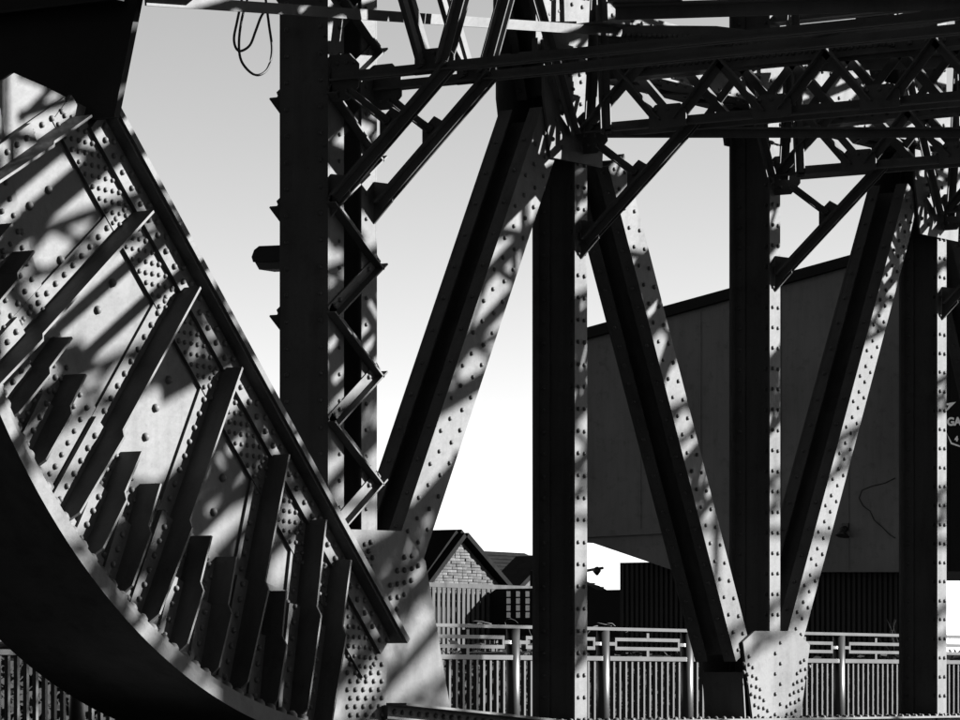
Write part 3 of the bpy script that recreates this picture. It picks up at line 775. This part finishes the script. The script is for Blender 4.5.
# ------------------------------------------------------------------ beyond the railing
def leafmass(name, label, cat, boxf, n, size, m=LEAF):
    mb = MB()
    for i in range(n):
        c = boxf(); u = V((random.gauss(0, 1), random.gauss(0, 1), random.gauss(0, 1))).normalized(); w = u.orthogonal().normalized(); sz_ = size * random.uniform(.6, 1.3); b = len(mb.v)
        mb.v += [tuple(c - u * sz_), tuple(c + w * sz_ * .5), tuple(c + u * sz_), tuple(c - w * sz_ * .5)]; mb.f.append((b, b + 1, b + 2, b + 3)); mb.sm.append(0)
    return mb
YH = 24.0
def hedgetop(x): return 0.22 * math.sin(x * 0.9) * 0.3 + 0.12 * math.sin(x * 2.3 + 1) + 0.06 * math.sin(x * 6.1)
hx0, hx1 = onY(-60, 640, YH).x, onY(1010, 640, YH).x
def hb():
    x = random.uniform(hx0, hx1); top_ = CAMZ + 0.30 + hedgetop(x); z = 0.0 + (top_) * (random.random() ** 0.7); return V((x, YH + random.uniform(0, 1.6), z))
hed = thing('hedge', 'dark overgrown hedge behind the pale railing', 'hedge', (onY(500, 640, YH).x, YH + 0.8, 0))
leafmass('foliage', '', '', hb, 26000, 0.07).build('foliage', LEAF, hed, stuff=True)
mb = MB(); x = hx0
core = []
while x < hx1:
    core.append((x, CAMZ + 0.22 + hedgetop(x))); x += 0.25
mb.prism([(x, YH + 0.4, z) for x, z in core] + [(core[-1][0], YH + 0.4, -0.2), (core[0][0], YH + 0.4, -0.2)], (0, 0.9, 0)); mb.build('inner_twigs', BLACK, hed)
for px, py, n in ((600, 612, 3), (640, 616, 3), (480, 610, 3), (440, 614, 3), (520, 612, 2)):
    for i in range(n):
        q = onY(px + random.uniform(-15, 15), py + 14, YH + 0.3); pts = [q]
        dd = V((random.uniform(-1, 1), random.uniform(-.2, .2), random.uniform(.1, .5)))
        for s_ in range(6):
            dd += V((random.uniform(-.5, .5), 0, random.uniform(-.45, .2))); pts.append(pts[-1] + V((dd.x, dd.y, dd.z * 0.4)).normalized() * 0.05)
        MB().tube(pts, [0.008 - 0.001 * s_ for s_ in range(7)], 5).build('bare_twig', TWIG, hed)

# brick gabled house
YG = 62.0
house = thing('brick_house', 'brick house with a pointed gable and dark slate roof beyond the railing', 'house', (onY(460, 600, YG).x, YG, 0))
def gz(px, py): return onY(px, py, YG)
gl, gr, gt = gz(422, 589), gz(503, 589), gz(459.5, 538)
MB().prism([V((gl.x, YG, 0)), V((gr.x, YG, 0)), V((gr.x, YG, gr.z)), V((gt.x, YG, gt.z)), V((gl.x, YG, gl.z))], (0, 7, 0)).build('gable_wall', BRICK, house)
# brick courses stand out a little: thin rows of bricks on the gable
hgt = 0.082; z = gl.z - 0.16; row = 0
brks = [MB().box(0, 0.235, -0.03, -0.0005, 0.005, hgt - 0.010).mesh('brick', m_) for m_ in (BRICK, BRICK, BRICK2, BRICK2, BRICK3)]
while z < gt.z - 0.05:
    fr = max(0.0, (z + hgt - gl.z) / (gt.z - gl.z)); xa = gl.x + (gt.x - gl.x) * fr; xb = gr.x + (gt.x - gr.x) * fr
    x = xa + (0.125 if row % 2 else 0)
    while x + 0.24 < xb:
        o = place(random.choice(brks), 'brick', x, YG, house, z); o.location.y += random.uniform(-0.015, 0.02); x += 0.248
    z += hgt; row += 1
for s, e in ((gl, gt), (gr, gt)):
    d = (e - s).normalized(); n = V((-d.z, 0, d.x)); n = n if n.z > 0 else -n
    rf = MB().prism([s - d * 0.5 + n * 0.02, e + n * 0.02, e + n * 0.22 + (V((0, 0, 0.06))), s - d * 0.5 + n * 0.2], (0, 7.4, 0)).build('roof_slope', SLATE, house); rf.location.y += 0
    MB().prism([s - d * 0.55 + n * 0.03 + V((0, -0.25, 0)), e + n * 0.03 + V((0, -0.25, 0)), e + n * 0.17 + V((0, -0.25, 0)), s - d * 0.55 + n * 0.17 + V((0, -0.25, 0))], (0, 0.24, 0)).build('barge_board', SLATE, house)
# the long slate roof behind the gable
r0, r1 = onY(385, 546, YG + 5), onY(545, 555, YG + 5)
e0, e1 = onY(385, 592, YG + 1.2), onY(560, 592, YG + 1.2)
zr = r0.z; ze = e0.z
mb = MB(); mb.prism([(r0.x, YG + 5, zr), (r0.x, YG + 1.2, ze), (r0.x, YG + 9, ze)], (r1.x - 1.2 - r0.x, 0, 0)); mr = mb.build('main_roof', SLATE, house)
mb = MB(); mb.box(r0.x + 0.2, r1.x - 1.4, YG + 1.6, YG + 8.6, 0, ze - 0.01); mb.build('main_wall', BRICK, house)
# slates: courses standing proud
mb = MB()
for i in range(12):
    f = i / 12; y = YG + 1.2 + 3.8 * f; zz = ze + (zr - ze) * f
    mb.box(r0.x, r1.x - 1.2, y - 0.05, y + 0.02, zz + 0.0, zz + 0.05)
mb.build('slate_courses', SLATE, mr, stuff=True)

# second little gable, half hidden by the central post
s2 = thing('small_gable_house', 'small brick gable peeping out left of the central post', 'house', (onY(538, 590, 62.9).x, 62.9, 0))
ga, gb, gc = onY(517, 590, 62.9), onY(575, 590, 62.9), onY(546, 560, 62.9)
MB().prism([V((ga.x, 62.9, 0)), V((gb.x, 62.9, 0)), gb, gc, ga], (0, 1.0, 0)).build('gable_wall', BRICK, s2)
for s, e in ((ga, gc), (gb, gc)):
    d = (e - s).normalized(); n = V((-d.z, 0, d.x)); n = n if n.z > 0 else -n
    MB().prism([s - d * .3 + n * .01 + V((0, -.15, 0)), e + n * .01 + V((0, -.15, 0)), e + n * .15 + V((0, -.15, 0)), s - d * .3 + n * .15 + V((0, -.15, 0))], (0, 1.15, 0)).build('roof_slope', SLATE, s2)

# fence of upright boards
YF = 44.0
fa, fb = onY(431, 587, YF), onY(500, 587, YF)
fence = thing('board_fence', 'tall fence of pale upright boards below the brick gable', 'fence', (fa.x, YF, 0))
nb = 14; step = (fb.x - fa.x) / nb
bdm = MB().box(0, step * 0.56, -0.03, 0.0, 0.0, fa.z).mesh('board', BOARD)
for i in range(nb): o = place(bdm, 'board', fa.x + step * i, YF + random.uniform(-.01, .01), fence)
for zz in (fa.z - 0.25, fa.z - 1.2): MB().box(fa.x, fb.x, YF + 0.02, YF + 0.07, zz, zz + 0.09).build('rail', SLATE, fence)
MB().box(fa.x - 0.3, fb.x + 2.3, YF - 0.04, YF + 0.09, fa.z + 0.001, fa.z + 0.09).build('cap', BOARD, fence)
MB().box(fa.x - 0.1, fb.x + 0.1, YF + 0.3, YF + 0.36, 0, fa.z - 0.1).build('backing', BLACK, fence)
# dark shed; patches painted white for bright sky seen through its openings
shed = thing('dark_shed', 'low dark shed with small white patches painted as sky showing through, beside the board fence', 'shed', (onY(505, 600, YF - 0.4).x, YF - 0.4, 0))
XS_ = shed.location.x
MB().prism([onX(474, 640, XS_), onX(545, 640, XS_), onX(545, 588, XS_), onX(496, 589, XS_), onX(486, 596, XS_), onX(479, 608, XS_)], (0.3, 0, 0)).build('wall', BLACK, shed)
pm = MB().box(-0.03, -0.001, -0.04, 0.04, -0.055, 0.055).mesh('sky_patch', WHITE)
for i in range(3):
    for j in range(4):
        q = onX(509 + i * 9.5, 594 + j * 7, XS_); place(pm, 'sky_patch', XS_, q.y, shed, q.z)

# large windowless building
XB = 78.5
bld = thing('rendered_building', 'large windowless rendered building with a sloping roof edge behind the right-hand posts', 'building', onX(760, 690, XB).xyz * 1)
bld.location.z = 0
def bx_(px, py, X=XB): return onX(px, py, X)
q = [bx_(556, 336), bx_(1010, 211), bx_(1010, 572), bx_(678, 572), bx_(587, 541), bx_(556, 541)]
MB().prism(q, (9, 0, 0)).build('wall', WALL, bld)
q = [bx_(548, 338, XB - 0.15), bx_(1020, 208, XB - 0.15), bx_(1020, 218, XB - 0.15), bx_(548, 349, XB - 0.15)]
MB().prism(q, (9.6, 0, 0)).build('roof_edge', BLACK, bld)
a, b = bx_(556, 539), bx_(678, 533)
MB().prism([a, b, b + V((0, 0, 0.14)), a + V((0, 0, 0.14))], (-0.10, 0, 0)).build('ledge', WALL, bld)
# faint pour lines between panels of the wall
q0, q1 = bx_(780, 290), bx_(780, 570)
for px in (640, 700, 780, 848):
    a, b = bx_(px, 330 - (px - 587) * 0.20), bx_(px, 530 if px < 690 else 570)
    MB().prism([V((XB - 0.02, a.y, a.z)), V((XB - 0.02, a.y - 0.03, a.z)), V((XB - 0.02, a.y - 0.03, b.z)), V((XB - 0.02, a.y, b.z))], (0.019, 0, 0)).build('joint_strip', WALL, bld)
# corrugated base
y0, y1 = bx_(620, 600, XB + 0.5).y, bx_(925, 600, XB + 0.5).y
zt_ = bx_(760, 560, XB + 0.5).z
MB().box(XB + 0.5, XB + 1.1, y1, y0, 0, zt_).build('base_wall', SHED, bld)
n = 60; w = (y0 - y1) / n
rm = MB().box(XB + 0.44, XB + 0.499, 0, w * 0.5, 0, zt_ - 0.002).mesh('cladding_rib', SHED)
for i in range(n): place(rm, 'cladding_rib', 0, y1 + w * i, bld)
ya = bx_(530, 600, XB + 3).y; zl_ = bx_(600, 590, XB + 3).z
MB().prism([(XB + 3, y0 - 0.5, 0), (XB + 3, ya, 0), (XB + 3, ya, zl_ + 0.5), (XB + 3, bx_(588, 585, XB + 3).y, zl_ + 0.12), (XB + 3, bx_(597, 590, XB + 3).y, zl_), (XB + 3, y0 - 0.5, zl_)], (0.5, 0, 0)).build('lean_to', BLACK, bld)
# bracket lamp in the bright gap, wall lamp and loose cable on the wall
bl = thing('bracket_lamp', 'tiny dark bracket lamp silhouetted in the bright gap under the building', 'lamp', bx_(590, 571, XB + 0.4))
p = [bx_(585, 571, XB + 0.4), bx_(596, 569, XB + 0.4), bx_(603, 568, XB + 0.4)]
mb = MB(); mb.tube(p, 0.035); mb.build('arm', DARKMETAL, bl)
mb = MB(); mb.tube([bx_(594, 570, XB + 0.4), bx_(597, 571, XB + 0.4), bx_(600, 570, XB + 0.4)], [0.05, 0.11, 0.04], 8); mb.build('head', DARKMETAL, bl)
wl = thing('wall_lamp', 'small hooded lamp low on the rendered wall beside the right-hand diagonal', 'lamp', bx_(846, 536))
mb = MB(); c = bx_(846, 534); mb.tube([c + V((-0.02, 0, 0.16)), c + V((-0.12, 0, 0.10)), c + V((-0.16, 0, -0.05))], [0.03, 0.09, 0.16], 10); mb.build('hood', DARKMETAL, wl)
mb = MB(); mb.box(XB - 0.05, XB - 0.001, c.y - 0.08, c.y + 0.08, c.z + 0.08, c.z + 0.24); mb.build('back_plate', DARKMETAL, wl)
cp = [(895, 478), (885, 483), (872, 486), (862, 490), (859, 498), (863, 506), (870, 511), (874, 520), (882, 527), (889, 534), (895, 538)]
tag(MB().tube([bx_(x, y, XB - 0.012) for x, y in cp], 0.011, 5).build('wall_cable', RUBBER), 'thin dark cable wandering down the rendered wall', 'cable')

# black hoarding on the wall at the right edge, with a round sign
XD = XB - 0.12
blk = thing('black_hoarding', 'tall black hoarding fixed to the rendered wall at the right edge', 'hoarding', bx_(985, 480, XD))
for k in range(4):
    xa_, xb_ = 930 + k * 20, 949.6 + k * 20
    MB().prism([bx_(xa_, 258, XD), bx_(xb_, 254, XD), bx_(xb_, 571, XD), bx_(xa_, 571, XD)], (0.1, 0, 0)).build('board', BLACK, blk)
XSG = XD - 0.4
sg = thing('hanging_sign', 'round dark sign with white lettering cut off by the right edge', 'sign', bx_(966, 425, XSG))
cs = bx_(967, 424, XSG); rs = 21.0 / (FPX / (cs - V((0, 0, CAMZ))).dot(FW))
mb = MB(); mb.prism([cs + V((0, rs * 1.15 * math.cos(i * math.pi / 18), rs * math.sin(i * math.pi / 18))) for i in range(36)], (0.08, 0, 0)); mb.build('disc', BLACK, sg)
mb = MB(); mb.box(XSG + 0.0805, XD - 0.001, cs.y - 0.06, cs.y + 0.06, cs.z - 0.06, cs.z + 0.06); mb.build('bracket', BLACK, sg)
def txt(s, px, py, h):
    cu = bpy.data.curves.new('lettering', 'FONT'); cu.body = s; cu.size = h; cu.extrude = 0.006; cu.offset = 0.010
    o = bpy.data.objects.new('lettering', cu); scene.collection.objects.link(o)
    deps = bpy.context.evaluated_depsgraph_get(); me = bpy.data.meshes.new_from_object(o.evaluated_get(deps)); bpy.data.objects.remove(o)
    me.materials.clear(); me.materials.append(WHITE)
    m = bpy.data.objects.new('lettering', me); scene.collection.objects.link(m); m.parent = sg
    m.rotation_euler = (math.radians(90), 0, math.radians(-90)); m.location = bx_(px, py, XSG - 0.012) - V(sg.location)
    return m
txt('GA', 947, 425.5, 0.24); txt('4', 955, 441, 0.14)
mb = MB()
for pl in ([(946, 403.5), (956, 402), (948, 410), (945.5, 412), (949, 405.5), (946, 405)], [(946, 433), (946.8, 433), (951, 444), (960, 447), (960, 445.5), (952, 442.5)]):
    mb.prism([bx_(x, y, XSG - 0.002) for x, y in pl], (-0.012, 0, 0))
mb.build('white_flourish', WHITE, sg)
# bare shrub in the bright gap
sh = thing('bare_shrub', 'bare twiggy shrub against the bright gap at the right edge', 'shrub', bx_(960, 690, XD - 6)); sh.location.z = 0
def branch(mb, p, d, L, r, lev):
    pts = [p]; rs_ = [r]
    for s in range(5):
        d = (d + V((random.uniform(-.3, .3), random.uniform(-.3, .3), random.uniform(-.15, .25)))).normalized(); pts.append(pts[-1] + d * L / 5); rs_.append(r * (1 - 0.13 * (s + 1)))
    mb.tube(pts, rs_, 5)
    if lev:
        for k in range(4): branch(mb, pts[random.randint(1, 5)], (d + V((random.uniform(-1, 1), random.uniform(-1, 1), random.uniform(-.2, .6)))).normalized(), L * 0.62, r * 0.5, lev - 1)
mb = MB()
base = bx_(960, 690, XD - 6); base.z = 0
for k in range(5): branch(mb, base + V((random.uniform(-.2, .2), random.uniform(-.2, .2), 0)), V((random.uniform(-.15, .15), random.uniform(-.15, .15), 1)).normalized(), 1.7, 0.018, 2)
mb.build('branches', TWIG, sh)
